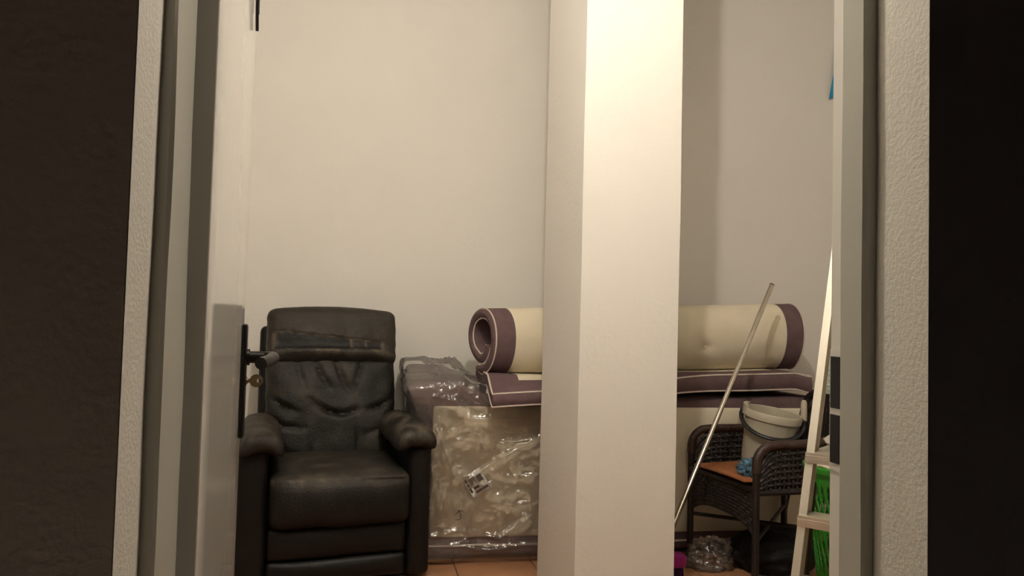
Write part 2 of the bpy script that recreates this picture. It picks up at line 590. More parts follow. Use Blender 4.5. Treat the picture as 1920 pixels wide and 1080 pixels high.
# key in the lock (a thing of its own)
kx = 0.0125
kp = dm @ Vector((kx, LY, zk))
key = thing('key', 'small flat brass key sticking out of the door lock', 'key', kp, DOOR_A)
ring = [(0.030 + 0.0125 * math.cos(a), 0, 0.0125 * math.sin(a)) for a in [2 * PI * i / 24 for i in range(25)]]
rv, rf = [], []
for i in range(24):
    a = 2 * PI * i / 24
    for (rr, yy) in ((0.0135, -0.0012), (0.0135, 0.0012), (0.0042, 0.0012), (0.0042, -0.0012)):
        cx = 0.0190 if rr > 0.01 else 0.0240
        rv.append((cx + rr * math.cos(a), yy, rr * math.sin(a)))
for i in range(24):
    j = (i + 1) % 24
    for k in range(4):
        l = (k + 1) % 4
        rf.append((i * 4 + k, i * 4 + l, j * 4 + l, j * 4 + k))
obj('bow', (rv, rf), 'brass', key)
obj('shank', box(-0.010, 0.008, -0.0012, 0.0012, -0.004, 0.004), 'brass', key, smooth=False)
obj('collar', tube([(0.0, 0, 0), (0.003, 0, 0)], 0.006, 12), 'brass', key)

# black cord ends dangling against the door leaf near its free edge
cy = DW - 0.105
ct = dm @ Vector((0.006, cy, 0))
z1, z2 = at(470, 47, Y=ct.y).z, at(472, 14, Y=ct.y).z
cord = thing('black_cord', 'thin black cord doubled over a knob high on the white door', 'cord', dm @ Vector((0, cy, z1)), DOOR_A)
obj('strand', tube(smooth_pts([(0.006, 0.030, 0), (0.006, 0.006, 0.03), (0.007, -0.030, 0.075), (0.009, -0.050, 0.12), (0.012, -0.012, 0.2)], 5), 0.0034, 8), 'black_iron', cord)
obj('strand', tube(smooth_pts([(0.006, 0.034, z2 - z1), (0.006, 0.028, z2 - z1 + 0.03), (0.009, 0.016, 0.15), (0.012, -0.006, 0.2)], 5), 0.0032, 8), 'black_iron', cord)
kn = obj('knob', lathe([(0.001, 0), (0.010, 0.001), (0.010, 0.010), (0.006, 0.016), (0.001, 0.017)], 14), 'black_iron', cord)
kn.rotation_euler = (0, PI / 2, 0)
kn.location = (0.0, -0.009, 0.205)

# lamp: bare bulb in a ceramic holder
lp = thing('ceiling_lamp', 'bare warm bulb hanging in a white holder from the ceiling', 'lamp', (LAMP_POS[0], LAMP_POS[1], CEIL))
zz = LAMP_POS[2] - CEIL
obj('ceiling_rose', lathe([(0.001, 0), (0.05, 0), (0.048, -0.018), (0.012, -0.03), (0.001, -0.031)], 24), 'lamp_ceramic', lp)
obj('flex', tube([(0, 0, -0.03), (0, 0, zz + 0.09)], 0.004, 8), 'lamp_ceramic', lp)
obj('holder', lathe([(0.001, zz + 0.10), (0.016, zz + 0.095), (0.019, zz + 0.05), (0.019, zz + 0.035), (0.001, zz + 0.035)], 20), 'lamp_ceramic', lp)
pr = [(0.0005, zz - 0.030)] + [(0.030 * math.sin(t), zz - 0.030 * math.cos(t)) for t in [PI * i / 12 for i in range(1, 10)]] + [(0.017, zz + 0.04), (0.001, zz + 0.041)]
obj('bulb', lathe(pr, 20), 'bulb_glow', lp)

# ================================================================== recliner
CH = thing('recliner_armchair', 'worn black leather recliner armchair with a padded headrest against the wall', 'armchair', (-0.095, 3.0, 0), math.radians(8.3))


def w_noise(sc, thr, gain, seed=0):
    def f(p):
        return gain * sstep(thr, thr + 0.35, fbm(p + Vector((seed, 0, 0)), sc) * 0.5 + 0.5)
    return f


# seat cushion
def seat_fn(p, u):
    p = p.copy()
    if u.z > 0:
        p.z += 0.020 * (1 - u.x * u.x) * (1 - u.y * u.y)
    if u.y < 0:
        p.y -= 0.030 * (1 - min(1, abs(u.x)) ** 4) * (1 - u.z * u.z)
    p += Vector((0, 0, 0.004)) * fbm(p, 9)
    d = abs(u.z - 0.72 - 0.03 * u.x)
    if u.y < -0.8:
        p.y += 0.007 * math.exp(-(d / 0.05) ** 2)
    return p


def seat_wear(p):
    a = 0.34 * sstep(0.42, 0.85, fbm(p + Vector((3, 0, 0)), 11) * 0.5 + 0.5)
    top = sstep(0.36, 0.41, p.z)
    line = math.exp(-((p.z - 0.408 - 0.010 * p.x) / 0.006) ** 2) * sstep(-0.1, 0.4, fbm(p, 30)) if p.y < 0.05 else 0
    return 0.14 * top + a * (0.25 + 0.75 * top) + 0.9 * line


obj('seat_cushion', rbox(0.520, 0.58, 0.20, 0.036, (24, 20, 10), 5, seat_fn, c=(0.006, 0.27, 0.327)), 'leather', CH, wear=seat_wear)


def panel_fn(p, u):
    p = p.copy()
    if u.y < 0:
        p.y -= 0.012 * (1 - u.x ** 4) * (1 - u.z ** 2)
    p.z += 0.004 * math.sin(p.x * 9)
    return p


for (zc, hh) in ((0.170, 0.118), (0.066, 0.085)):
    obj('footrest_panel', rbox(0.515, 0.06, hh, 0.018, (16, 2, 4), 3, panel_fn, c=(0.0, 0.045, zc)), 'leather_smooth', CH)
obj('base', box(-0.285, 0.285, 0.09, 0.58, 0.0, 0.33), 'leather_smooth', CH, smooth=False)


# arms
def arm_fn(p, u):
    p = p.copy()
    p.x += 0.006 * fbm(p, 6)
    if u.y < 0:
        p.y -= 0.012 * (1 - u.x * u.x)
    return p


for s in (-1, 1):
    arm = obj('arm', rbox(0.092 if s > 0 else 0.118, 0.50, 0.50, 0.022, (5, 8, 12), 3, arm_fn, c=(0.308 if s > 0 else -0.321, 0.275, 0.270)), 'leather_smooth', CH)

    def pad_fn(p, u, s=s):
        p = p.copy()
        p.z += 0.018 * (1 - u.x * u.x)
        fr = sstep(-0.2, -1.0, u.y)
        p.z -= 0.014 * fr + 0.008 * fr * u.x * s
        p.z += 0.002 * sstep(0.2, 1.0, u.y)
        p += Vector((0.004, 0, 0.006)) * fbm(p + Vector((s * 5, 0, 0)), 13)
        if u.x * s < 0:
            p.z -= 0.030 * (abs(u.x) ** 2)
            p.x += -s * 0.008
        return p

    def pad_wear(p, s=s):
        e = sstep(0.3, 0.75, fbm(p + Vector((s * 2, 1, 0)), 15) * 0.5 + 0.5)
        return (0.70 if s > 0 else 0.45) * e * sstep(0.52, 0.585, p.z) + 0.08

    obj('arm_pad', rbox(0.150, 0.52, 0.072, 0.035, (10, 24, 6), 5, pad_fn, c=(s * 0.290, 0.225, 0.552 - (0.008 if s < 0 else 0))), 'leather', CH, wear=pad_wear)

# back: shell, lower cushion with folds, headrest
BK = Matrix.Translation((0.010, 0.515, 0.365)) @ Matrix.Rotation(math.radians(-13), 4, 'X')
obj('back_shell', xf(rbox(0.585, 0.07, 0.66, 0.03, (6, 2, 6), 3, c=(-0.018, 0.115, 0.31)), BK), 'leather_smooth', CH)
fold = [
    ([(-0.98, 0.28), (-0.80, 0.12), (-0.55, -0.02)], 0.045, 0.020),
    ([(-0.98, -0.08), (-0.75, -0.25), (-0.40, -0.30)], 0.05, 0.016),
    ([(-0.95, -0.45), (-0.70, -0.70), (-0.45, -0.80)], 0.05, 0.012),
    ([(-0.38, 0.22), (-0.10, 0.0), (0.15, -0.06), (0.40, 0.02)], 0.045, 0.024),
    ([(0.98, 0.25), (0.75, 0.08), (0.55, 0.02)], 0.045, 0.020),
    ([(0.98, -0.05), (0.78, -0.30), (0.5, -0.42)], 0.05, 0.015),
    ([(0.97, -0.5), (0.8, -0.75), (0.6, -0.85)], 0.05, 0.012),
    ([(-0.30, 0.95), (-0.18, 0.62), (-0.02, 0.35)], 0.04, 0.014),
    ([(0.02, 0.95), (0.12, 0.60), (0.24, 0.32)], 0.04, 0.014),
    ([(0.45, 0.95), (0.38, 0.60), (0.30, 0.30)], 0.04, 0.012),
    ([(-0.55, 0.9), (-0.50, 0.6), (-0.42, 0.35)], 0.04, 0.010),
    ([(-0.35, -0.45), (-0.33, -0.95)], 0.03, 0.008),
    ([(0.38, -0.25), (0.40, -0.95)], 0.03, 0.008),
]


def back_fn(p, u):
    p = p.copy()
    if u.y < 0:
        p.y -= 0.03 * (1 - u.x ** 4) * (1 - 0.7 * u.z ** 2) * sstep(0, -0.6, u.y)
        p.y += creases(u.x, u.z, fold) * sstep(0, -0.6, u.y)
        p.y -= 0.006 * fbm(p, 8)
    p.x *= 1 + 0.02 * u.z
    p.x += 0.004 * fbm(p + Vector((1, 4, 0)), 14) * abs(u.x)
    return p


def back_wear(p):
    return 0.26 * sstep(0.40, 0.85, fbm(p + Vector((7, 0, 0)), 8) * 0.5 + 0.5) + 0.05


obj('back_cushion', xf(rbox(0.555, 0.17, 0.50, 0.045, (44, 4, 44), 5, back_fn, c=(0, 0.01, 0.225)), BK), 'leather', CH, wear=back_wear)


def head_fn(p, u):
    p = p.copy()
    if u.y < 0:
        k = sstep(0, -0.6, u.y)
        p.y -= 0.025 * (1 - u.x ** 4) * (1 - u.z * u.z) * k
        # sagging roll along its lower edge, peeled strip a touch sunk
        p.y -= 0.022 * math.exp(-((u.z + 0.62) / 0.22) ** 2) * k * (1 - u.x ** 6)
        top_edge = 0.10 - 0.22 * (u.x + 0.75)
        strip = sstep(top_edge + 0.08, top_edge, u.z) * sstep(-0.52, -0.40, u.z) * sstep(-0.90, -0.80, u.x) * sstep(0.78, 0.60, u.x)
        p.y += 0.005 * strip * k + 0.004 * fbm(p, 16) * k
    p.z += 0.020 * (1 - u.x ** 2) * (1 if u.z > 0 else 0.15) * abs(u.z)
    p.x += 0.006 * noise.noise(p * 22) * abs(u.x) ** 3
    return p


def head_wear(p):
    # p in chair coordinates
    q = BK.inverted() @ p
    ux, uz = (q.x) / 0.2925, (q.z - 0.555) / 0.125
    n = fbm(p + Vector((2, 0, 9)), 18)
    top_edge = 0.10 - 0.22 * (ux + 0.75) + 0.05 * n
    inside = sstep(top_edge + 0.05, top_edge - 0.03, uz) * sstep(-0.56, -0.46, uz + 0.04 * n) * sstep(-0.92, -0.82, ux) * sstep(0.78, 0.68, ux)
    edge = 4 * inside * (1 - inside)
    crack = math.exp(-((ux - 0.26) / 0.02) ** 2) * inside + math.exp(-((ux - 0.48) / 0.02) ** 2) * inside
    worn = 0.45 + 0.35 * sstep(0.35, 0.8, fbm(p, 7) * 0.5 + 0.5)
    roll = 0.4 * math.exp(-((uz + 0.62) / 0.12) ** 2) * sstep(-0.2, 0.5, n)
    return worn * (1 - inside) * 0.42 + 1.1 * edge * sstep(-0.35, 0.25, n) + 1.1 * crack * sstep(-0.3, 0.2, n) + roll


obj('headrest', xf(rbox(0.566, 0.17, 0.25, 0.034, (60, 4, 34), 5, head_fn, c=(0, 0.0, 0.555)), BK), 'leather', CH, wear=head_wear)
# release lever at the outer side
obj('release_lever', xf(join(tube([(-0.378, 0.30, 0.26), (-0.398, 0.30, 0.26)], 0.010, 10), rbox(0.018, 0.10, 0.03, 0.008, 3, 2, c=(-0.401, 0.27, 0.26))), Matrix()), 'black_metal', CH)

# ================================================================== wrapped mattress bundle against the back wall
BX0, BX1, BY0, BY1, BZ1 = 0.215, 2.06, 3.285, 3.83, 0.700
MT = thing('mattress_bundle', 'big purple and cream foam mattress block in a clear plastic bag on the floor', 'mattress', ((BX0 + BX1) / 2, (BY0 + BY1) / 2, 0))


def core_fn(p, u):
    p = p.copy()
    p.z += 0.006 * fbm(p, 3)
    if u.z > 0.5:
        p.z += (0.048 + 0.045 * sstep(-1, 1, u.y)) * sstep(-0.70, -0.82, u.x)
    if u.x < -0.8:
        p.x -= 0.05 * sstep(0.55, 0.85, u.z)
    return p


obj('border', rbox(BX1 - BX0, BY1 - BY0, BZ1 - 0.015, 0.035, (30, 8, 12), 4, core_fn, c=((BX0 + BX1) / 2, (BY0 + BY1) / 2, (BZ1 + 0.015) / 2)), 'purple_fabric', MT, world=True)


def face_fn(p, u):
    p = p.copy()
    p.y -= 0.008 * (1 - u.x ** 6) * (1 - u.z ** 4) + 0.004 * fbm(p, 4)
    return p


obj('face_panel', rbox(2.0 - 0.266, 0.03, 0.650 - 0.098, 0.012, (30, 1, 14), 2, face_fn, c=((2.0 + 0.266) / 2, BY0 + 0.006, (0.650 + 0.098) / 2)), 'cream_fabric', MT, world=True)
for z in (0.064,):
    obj('piping', tube([(BX0 + 0.03 + (BX1 - BX0 - 0.06) * i / 40, BY0 - 0.002 + 0.002 * noise.noise(Vector((i * .4, z, 0))), z + 0.004 * noise.noise(Vector((i * .3, z, 4)))) for i in range(41)], 0.0045, 6), 'piping_fabric', MT, world=True)

# plastic bag: wrinkled film over the near end, open behind the pillar
WX0, WX1 = BX0 - 0.018, 1.16
folds2 = [
    ([(-1.0, 1.0), (-0.82, 0.53), (-0.67, 0.03), (-0.55, -0.16)], 0.022, -0.016),
    ([(-0.97, 0.80), (-0.88, 0.20), (-0.80, -0.30)], 0.020, -0.012),
    ([(0.10, 0.46), (-0.25, 0.22), (-0.56, -0.05)], 0.018, -0.015),
    ([(-0.92, 0.80), (-0.52, 0.66), (-0.05, 0.66)], 0.018, -0.012),
    ([(-0.70, 0.90), (-0.30, 0.72), (0.05, 0.78)], 0.016, -0.010),
    ([(-0.80, -0.52), (-0.74, -0.12)], 0.022, -0.012),
    ([(-0.86, -0.70), (-0.62, -0.62), (-0.25, -0.72), (0.02, -0.48)], 0.022, -0.014),
    ([(-0.36, -0.30), (-0.10, -0.34), (0.06, -0.28)], 0.018, -0.012),
    ([(0.0, -0.20), (0.03, -0.45), (-0.12, -0.66)], 0.020, -0.013),
    ([(-0.30, 0.40), (-0.12, 0.36), (0.04, 0.42)], 0.020, -0.012),
    ([(-0.56, -0.20), (-0.52, -0.60), (-0.45, -0.88)], 0.024, -0.014),
    ([(-0.40, 0.10), (-0.20, -0.02), (0.05, 0.0)], 0.022, -0.010),
    ([(-0.70, -0.78), (-0.35, -0.84), (0.05, -0.80)], 0.020, -0.012),
]


def wrap_fn(p, u):
    q = p.copy()
    n = ridge((p.x * 5 + p.z * 3, p.y * 4, p.z * 2.5 - p.x * 2), 1.3)
    n2 = ridge((p.x * 4 - p.z * 6, p.y * 7 + 3, p.x * 2 + p.z * 3), 2.1)
    n3 = fbm(p, 16)
    n4 = ridge((p.x * 17 + p.z * 9, p.y * 20, p.z * 16 - p.x * 7), 1.0)
    n5 = ridge((p.x * 22 - p.z * 25, p.y * 20, p.z * 12 + p.x * 15 + 5), 1.0)
    amt = 0.006 * n * n + 0.005 * n2 * n2 * n2 + 0.002 * n3 + 0.0034 * max(0, n4) ** 3 + 0.0028 * max(0, n5) ** 4
    if u.y < -0.7:
        q.y -= amt - creases(u.x, u.z, folds2) - 0.002
        # bunched and slack towards the floor
        lo = sstep(-0.55, -1.0, u.z)
        q.y -= lo * (0.020 + 0.016 * noise.noise(Vector((p.x * 9, 0, p.z * 7))))
    if u.z > 0.7:
        q.z += 2.0 * amt + 0.008
        q.z += (0.040 + 0.055 * sstep(-1.0, 0.6, u.y)) * (0.85 + 0.4 * noise.noise(Vector((p.x * 5, p.y * 4, 0)))) * sstep(-0.38, -0.62, u.x)
    if u.x < -0.9:
        q.x -= 0.8 * amt + 0.055 * sstep(0.55, 0.85, u.z)
    return q


wv, wf = rbox(WX1 - WX0, BY1 - BY0 + 0.045, BZ1 + 0.018, 0.05, (170, 30, 120), 4, wrap_fn, c=((WX0 + WX1) / 2, (BY0 + BY1) / 2 - 0.012, (BZ1 + 0.018) / 2 + 0.004))
# drop the far end cap (the mouth of the bag) and the underside
wf = [f for f in wf if not (all(wv[i].x > WX1 - 0.02 for i in f) or all(wv[i].z < 0.02 for i in f))]
obj('plastic_wrap', (wv, wf), 'wrap_film', MT, world=True, angle=180)

# printed address label stuck on the film and a pen mark
LBY = BY0 - 0.036
c0 = at(893, 905, Y=LBY)
LM = Matrix.Translation(c0) @ Matrix.Rotation(math.radians(32), 4, 'Y').inverted()
lab = obj('shipping_label', xf(rbox(0.084, 0.0012, 0.098, 0.0005, 1, 1), LM), 'label_paper', MT, world=True, smooth=False)


def ink(x0, x1, z0, z1):
    return xf(box(x0, x1, -0.0014, -0.0006, z0, z1), LM)


ink_list = [('barcode', [(-0.024 + 0.0042 * i, -0.0218 + 0.0042 * i + random.uniform(-.0002, .0012), 0.000, 0.030) for i in range(7)]),
            ('barcode', [(0.010 + 0.0040 * i, 0.0124 + 0.0040 * i + random.uniform(-.0002, .0012), -0.004, 0.026) for i in range(6)]),
            ('address_block', [(-0.039, -0.031, 0.018, 0.034), (-0.039, -0.031, 0.000, 0.015), (-0.039, -0.030, -0.028, -0.006)]),
            ('print_line', [(-0.022, 0.006, 0.036, 0.0415)]),
            ('print_line', [(-0.020, 0.004, -0.022, -0.012)]),
            ('print_line', [(-0.020, 0.036, -0.040, -0.030)])]
for nm, rs in ink_list:
    obj(nm, join(*[ink(*r_) for r_ in rs]), 'ink', lab, world=True, smooth=False)


def pen(pts, parent):
    P_ = [at(px, py, Y=LBY + 0.004) for px, py in pts]
    return tube(smooth_pts(P_, 5), 0.0018, 5)


obj('pen_mark', join(pen([(868, 958), (861, 958), (854, 966)], MT), pen([(860, 956), (863, 964), (864, 971), (858, 975), (853, 973)], MT)), 'pen_ink', MT, world=True)

# ================================================================== flat futon on the bundle
FX0, FX1 = at(922, 745, Y=3.13).x, at(1507, 710, Y=3.33).x
FL_ = FX1 - FX0
FP = thing('folded_futon', 'thin purple futon with white piping lying flat under the rolled one', 'mattress', ((FX0 + FX1) / 2, 3.5, 0.74))


def pad_map(x, v, wz):
    """x along the pad (0..1), v depth from the front edge in m, wz -1..1 through the thickness"""
    fy = 3.11 + 0.15 * sstep(0.05, 0.75, x) + 0.012 * math.sin(x * 9)
    half = 0.026 + 0.010 * sstep(0.2, 0.8, x)
    zc = BZ1 + 0.028 + half + 0.014 * x
    over = max(0.0, 3.30 - (fy + v))            # what hangs past the bundle's edge sags
    zc -= (over * 0.33) * (1 - 0.4 * sstep(0.3, 0.8, x))
    zc += 0.004 * math.sin(x * 14 + v * 6)
    zc -= 0.018 * sstep(0.94, 1.0, x)
    return Vector((FX0 + FL_ * x + 0.01 * sstep(0.0, 0.3, v) * (1 - sstep(0, 0.25, x)), fy + v, zc + wz * half))


PD = 0.60
NXp, NVp, NW = 70, 30, 4
ringp = []
for j in range(NVp + 1):
    ringp.append((PD * j / NVp, 1))
for k in range(1, NW):
    ringp.append((PD, 1 - 2 * k / NW))
for j in range(NVp, -1, -1):
    ringp.append((PD * j / NVp, -1))
for k in range(1, NW):
    ringp.append((0, -1 + 2 * k / NW))
nr = len(ringp)
V, Fc, idx = [], [], []
for i in range(NXp + 1):
    x = i / NXp
    for (v, wz) in ringp:
        p = pad_map(x, v, wz)
        if v == 0:
            p.y -= 0.010 * (1 - wz * wz)
        V.append(p)
for i in range(NXp):
    for k in range(nr):
        l = (k + 1) % nr
        Fc.append((i * nr + k, i * nr + l, (i + 1) * nr + l, (i + 1) * nr + k))
        v, wz = ringp[k]
        xm = (i + 0.5) / NXp * FL_
        idx.append(1 if (abs(wz) == 1 and 0.115 < v < PD - 0.12 and 0.13 < xm < FL_ - 0.13) else 0)
Fc.append(tuple(range(nr - 1, -1, -1)))
Fc.append(tuple(NXp * nr + k for k in range(nr)))
idx += [0, 0]
obj('cover', (V, Fc), None, FP, world=True, mats=['purple_fabric', 'cream_fabric'], idx=idx, angle=60)
for wz in (1, -1):
    pts = [pad_map(0, PD * j / 20, wz) for j in range(20, 0, -1)] + [pad_map(i / 60, 0, wz) for i in range(61)] + [pad_map(1, PD * j / 20, wz) for j in range(1, 21)]
    obj('piping', tube(pts, 0.0042, 6), 'piping_fabric', FP, world=True)

# ================================================================== rolled futon on top
RL = at(907, 640, Y=3.42).x
RR = at(1484, 640, Y=3.48).x
RLEN = RR - RL
RF = thing('rolled_futon', 'rolled-up cream futon with purple ends and white piping lying on top', 'mattress', ((RL + RR) / 2, 3.50, 0.83))
TH = 0.045
NT = 110
TURN = 1.24 * 2 * PI


def spiral(k, off):
    """point (y, z) of the roll's section, k 0..1 from the outer end inward, off -1..1 through the thickness"""
    th = TURN * k
    a = -PI * 0.42 - th            # starts under the roll, runs forward and up over the top
    r = 0.128 - 0.046 * sstep(3.9, 6.2, th) - 0.004 * max(0, th - 6.2) + 0.003 * math.sin(3 * th)
    r += off * TH / 2 * (1.0 if th > 0.35 else 0.55 + 0.45 * th / 0.35)
    return r * math.cos(a) * 1.0, r * math.sin(a) * 1.02


AX_L = Vector((RL, 3.475, 0.923))
AX_R = Vector((RR, 3.520, 0.978))


def roll_pt(x, y, z):
    c = AX_L.lerp(AX_R, x)
    s = 0.965 + 0.075 * x
    p = Vector((c.x - 0.30 * y * (1 - sstep(0.0, 0.22, x)), c.y + y * s, c.z + z * s))
    return p


tufts = [(at(990, 645, Y=3.36), 0), (at(1325, 651, Y=3.36), 1), (at(1432, 656, Y=3.40), 2), (Vector((0.95, 3.36, 0.95)), 3), (Vector((1.15, 3.36, 0.96)), 4)]


def roll_section(x0, x1, nxs, capl=False, capr=False):
    """closed band (outer skin, inner skin, two lips) swept from x0 to x1"""
    ring = [(k / NT, 1) for k in range(NT + 1)] + [(1.0, 0.0)] + [(k / NT, -1) for k in range(NT, -1, -1)] + [(0.0, 0.0)]
    n = len(ring)
    V, Fc = [], []
    xs = [(x0 + (x1 - x0) * i / nxs, 1.0, 0.0) for i in range(nxs + 1)]
    if capl:
        xs = [(x0, 0.02, -0.012), (x0, 0.55, -0.010), (x0, 0.85, -0.004)] + xs
    if capr:
        xs = xs + [(x1, 0.85, 0.004), (x1, 0.55, 0.010), (x1, 0.02, 0.012)]
    for (x, sc, dx) in xs:
        for (k, off) in ring:
            pk = 0.0
            if sc < 1:
                pk = 0.10 * math.sin(k * TURN * 11) * (1 if off < 0 else 0.2)
            y, z = spiral(k, off * sc + pk * sc)
            p = roll_pt(x, y, z)
            p.x += dx
            if off > 0:
                for t_, _ in tufts:
                    d2 = (p - t_).length
                    if d2 < 0.09 and p.y < 3.47:
                        p += Vector((0, 0.020, 0)) * math.exp(-(d2 / 0.022) ** 2)
            V.append(p)
    for i in range(len(xs) - 1):
        for k in range(n):
            l = (k + 1) % n
            Fc.append((i * n + k, (i + 1) * n + k, (i + 1) * n + l, i * n + l))
    return V, Fc


bw = 0.082 / RLEN
obj('border', roll_section(0, bw * 1.15, 4, capl=True), 'purple_fabric', RF, world=True, angle=60)
obj('cover', roll_section(bw * 1.15, 1 - bw * 1.1, 60), 'cream_fabric', RF, world=True, angle=60)
obj('border', roll_section(1 - bw * 1.1, 1, 4, capr=True), 'purple_fabric', RF, world=True, angle=60)
for x in (0, 1):
    for off in (1, -1):
        pts = []
        for k in range(NT + 1):
            y, z = spiral(k / NT, off)
            pts.append(roll_pt(x, y, z) + Vector(((-0.001 if x == 0 else 0.001), 0, 0)))
        obj('piping', tube(pts, 0.0036, 6), 'piping_fabric', RF, world=True)
for t_, _ in tufts:
    # seat each tuft in its dimple on the outer skin
    c = AX_L.lerp(AX_R, (t_.x - RL) / RLEN)
    dz = t_.z - c.z
    r_ = 0.150
    yy = c.y - math.sqrt(max(0.0004, r_ * r_ - dz * dz)) + 0.016
    obj('tuft', rbox(0.013, 0.009, 0.016, 0.004, 1, 2, c=(t_.x, yy, t_.z)), 'cream_fabric', RF, world=True)

# ================================================================== broom: steel pole in a magenta head
pb = Vector((1.115, 2.84, 0.135))
ptop = at(1447, 535, Y=3.20)
BR = thing('broom', 'steel broom pole leaning on the mattresses, magenta head on the floor', 'broom', (pb.x, pb.y, 0))
obj('pole', tube([pb, ptop], 0.0105, 14), 'chrome', BR, world=True)
obj('end_cap', tube([ptop, ptop + (ptop - pb).normalized() * 0.004], 0.0108, 14), 'black_iron', BR, world=True)


def head_shape(p, u):
    p = p.copy()
    p.z += 0.03 * math.exp(-(u.x / 0.3) ** 2) * (1 if u.z > 0 else 0)
    return p


obj('broom_head', rbox(0.17, 0.055, 0.055, 0.016, (12, 3, 3), 3, head_shape, c=(pb.x + 0.012, pb.y, 0.118)), 'magenta_plastic', BR, world=True)
brs = []
for i in range(22):
    for j in range(5):
        x, y = pb.x - 0.062 + i * 0.0068, pb.y - 0.02 + j * 0.01
        brs.append(tube([(x, y, 0.10), (x + (x - pb.x) * 0.12, y + random.uniform(-.004, .004), 0.002)], 0.0022, 4))
o = obj('bristles', join(*brs), 'bristle', BR, world=True)
o['kind'] = 'stuff'

# ================================================================== wicker armchair, facing the pillar
A_, B_ = Vector((1.395, 3.215, 0)), Vector((1.462, 2.760, 0))     # front feet (far, near)
C_, D_ = Vector((1.735, 2.865, 0)), Vector((1.850, 3.235, 0))     # rear feet (near, far)
WC = thing('wicker_armchair', 'dark brown wicker armchair with woven arms between the broom and the stepladder', 'armchair', (1.62, 3.0, 0))
ex = Vector((1, 0.06, 0)).normalized()     # towards the back of the chair
ZS, ZA = 0.405, 0.565


def leg(p, z1, name='leg', r=0.0145):
    obj(name, tube([p, p + Vector((0, 0, z1))], [r * 0.95, r], 10), 'wicker', WC, world=True)


leg(A_, 0.50)
leg(B_, 0.50)
leg(C_, ZS)
leg(D_, ZS)
backA, backB = Vector((1.905, 3.240, 0)), Vector((1.905, 2.800, 0))


def arm_rail(front, back):
    p = [front + Vector((0, 0, 0.46)), front + Vector((0.004, 0, 0.515)), front + ex * 0.035 + Vector((0, 0, 0.553)), front + ex * 0.09 + Vector((0, 0, ZA)),
         front.lerp(back, 0.55) + Vector((0, 0, ZA + 0.004)), back + Vector((0, 0, ZA + 0.03))]
    return smooth_pts(p, 6)


for f, b in ((A_, backA), (B_, backB)):
    obj('arm_rail', tube(arm_rail(f, b), 0.0185, 10), 'wicker_rim', WC, world=True)
    obj('side_rail', tube([f + Vector((0, 0, ZS - 0.02)), b + Vector((0, 0, ZS - 0.02))], 0.012, 8), 'wicker', WC, world=True)
# backrest frame, arched
bk = smooth_pts([backB + Vector((0, 0, ZS - 0.03)), backB + Vector((0.03, -0.005, 0.60)), backB + Vector((0.065, 0.03, 0.715)), (backA + backB) / 2 + Vector((0.075, 0, 0.757)),
                 backA + Vector((0.065, -0.04, 0.725)), backA + Vector((0.04, 0.0, 0.64)), backA + Vector((0, 0, ZS - 0.03))], 7)
obj('back_frame', tube(bk, 0.017, 10), 'wicker', WC, world=True)
obj('seat_rail', tube([A_ + Vector((0, 0, ZS - 0.01)), B_ + Vector((0, 0, ZS - 0.01))], 0.014, 8), 'wicker', WC, world=True)
obj('seat_rail', tube([backA + Vector((0, 0, ZS - 0.01)), backB + Vector((0, 0, ZS - 0.01))], 0.014, 8), 'wicker', WC, world=True)


def weave(S, nu, nv, wu=0.0042, wv_=0.0042, amp=0.003):
    """woven panel over the patch S(u, v): strands over and under each other, open between"""
    parts = []
    e = 1e-3
    for i in range(nu):
        u = (i + 0.5) / nu
        pts = []
        for j in range(nv * 2 + 1):
            v = j / (nv * 2)
            p = S(u, v)
            n = (S(min(1, u + e), v) - S(max(0, u - e), v)).cross(S(u, min(1, v + e)) - S(u, max(0, v - e)))
            n = n.normalized() if n.length > 1e-12 else Vector((0, 0, 1))
            pts.append(p + n * amp * math.sin(PI * v * nv + PI * i))
        parts.append(tube(pts, wu, 5, cap=False))
    for j in range(nv):
        v = (j + 0.5) / nv
        pts = []
        for i in range(nu * 2 + 1):
            u = i / (nu * 2)
            p = S(u, v)
            n = (S(min(1, u + e), v) - S(max(0, u - e), v)).cross(S(u, min(1, v + e)) - S(u, max(0, v - e)))
            n = n.normalized() if n.length > 1e-12 else Vector((0, 0, 1))
            pts.append(p - n * amp * math.sin(PI * u * nu + PI * j))
        parts.append(tube(pts, wv_, 5, cap=False))
    return join(*parts)


def lerp(a, b, t):
    return a + (b - a) * t


def S_apron(u, v):
    p = A_.lerp(B_, u)
    zlow = 0.275 - 0.055 * abs(2 * u - 1) ** 3
    return Vector((p.x, p.y, lerp(ZS - 0.01, zlow, v)))


def panel(name, S, nu, nv, **k):
    o = obj(name, weave(S, nu, nv, **k), 'wicker', WC, world=True)
    o['kind'] = 'stuff'
    return o


panel('front_apron', S_apron, 26, 9, wu=0.0068, wv_=0.0062)
obj('apron_rim', tube([S_apron(i / 24, 1.0) for i in range(25)], 0.008, 8), 'wicker', WC, world=True)


def S_side(f, b):
    def S(u, v):
        p = f.lerp(b, 0.03 + 0.97 * u)
        zt_ = ZA - 0.008 - 0.07 * max(0, 1 - u / 0.2) ** 2 + 0.03 * u
        return Vector((p.x, p.y, lerp(zt_, ZS - 0.025, v)))
    return S


panel('arm_panel', S_side(A_, backA), 22, 8, wu=0.0074, wv_=0.0082)
panel('arm_panel', S_side(B_, backB), 22, 8, wu=0.0074, wv_=0.0082)


def S_back(u, v):
    y = lerp(backB.y + 0.01, backA.y - 0.01, u)
    ztop = 0.64 + 0.11 * (1 - abs(2 * u - 1) ** 3)
    z = lerp(ztop, ZS, v)
    return Vector((backB.x + 0.075 * sstep(ZS, 0.75, z), y, z))


panel('back_panel', S_back, 20, 13, wu=0.0086, wv_=0.0090)


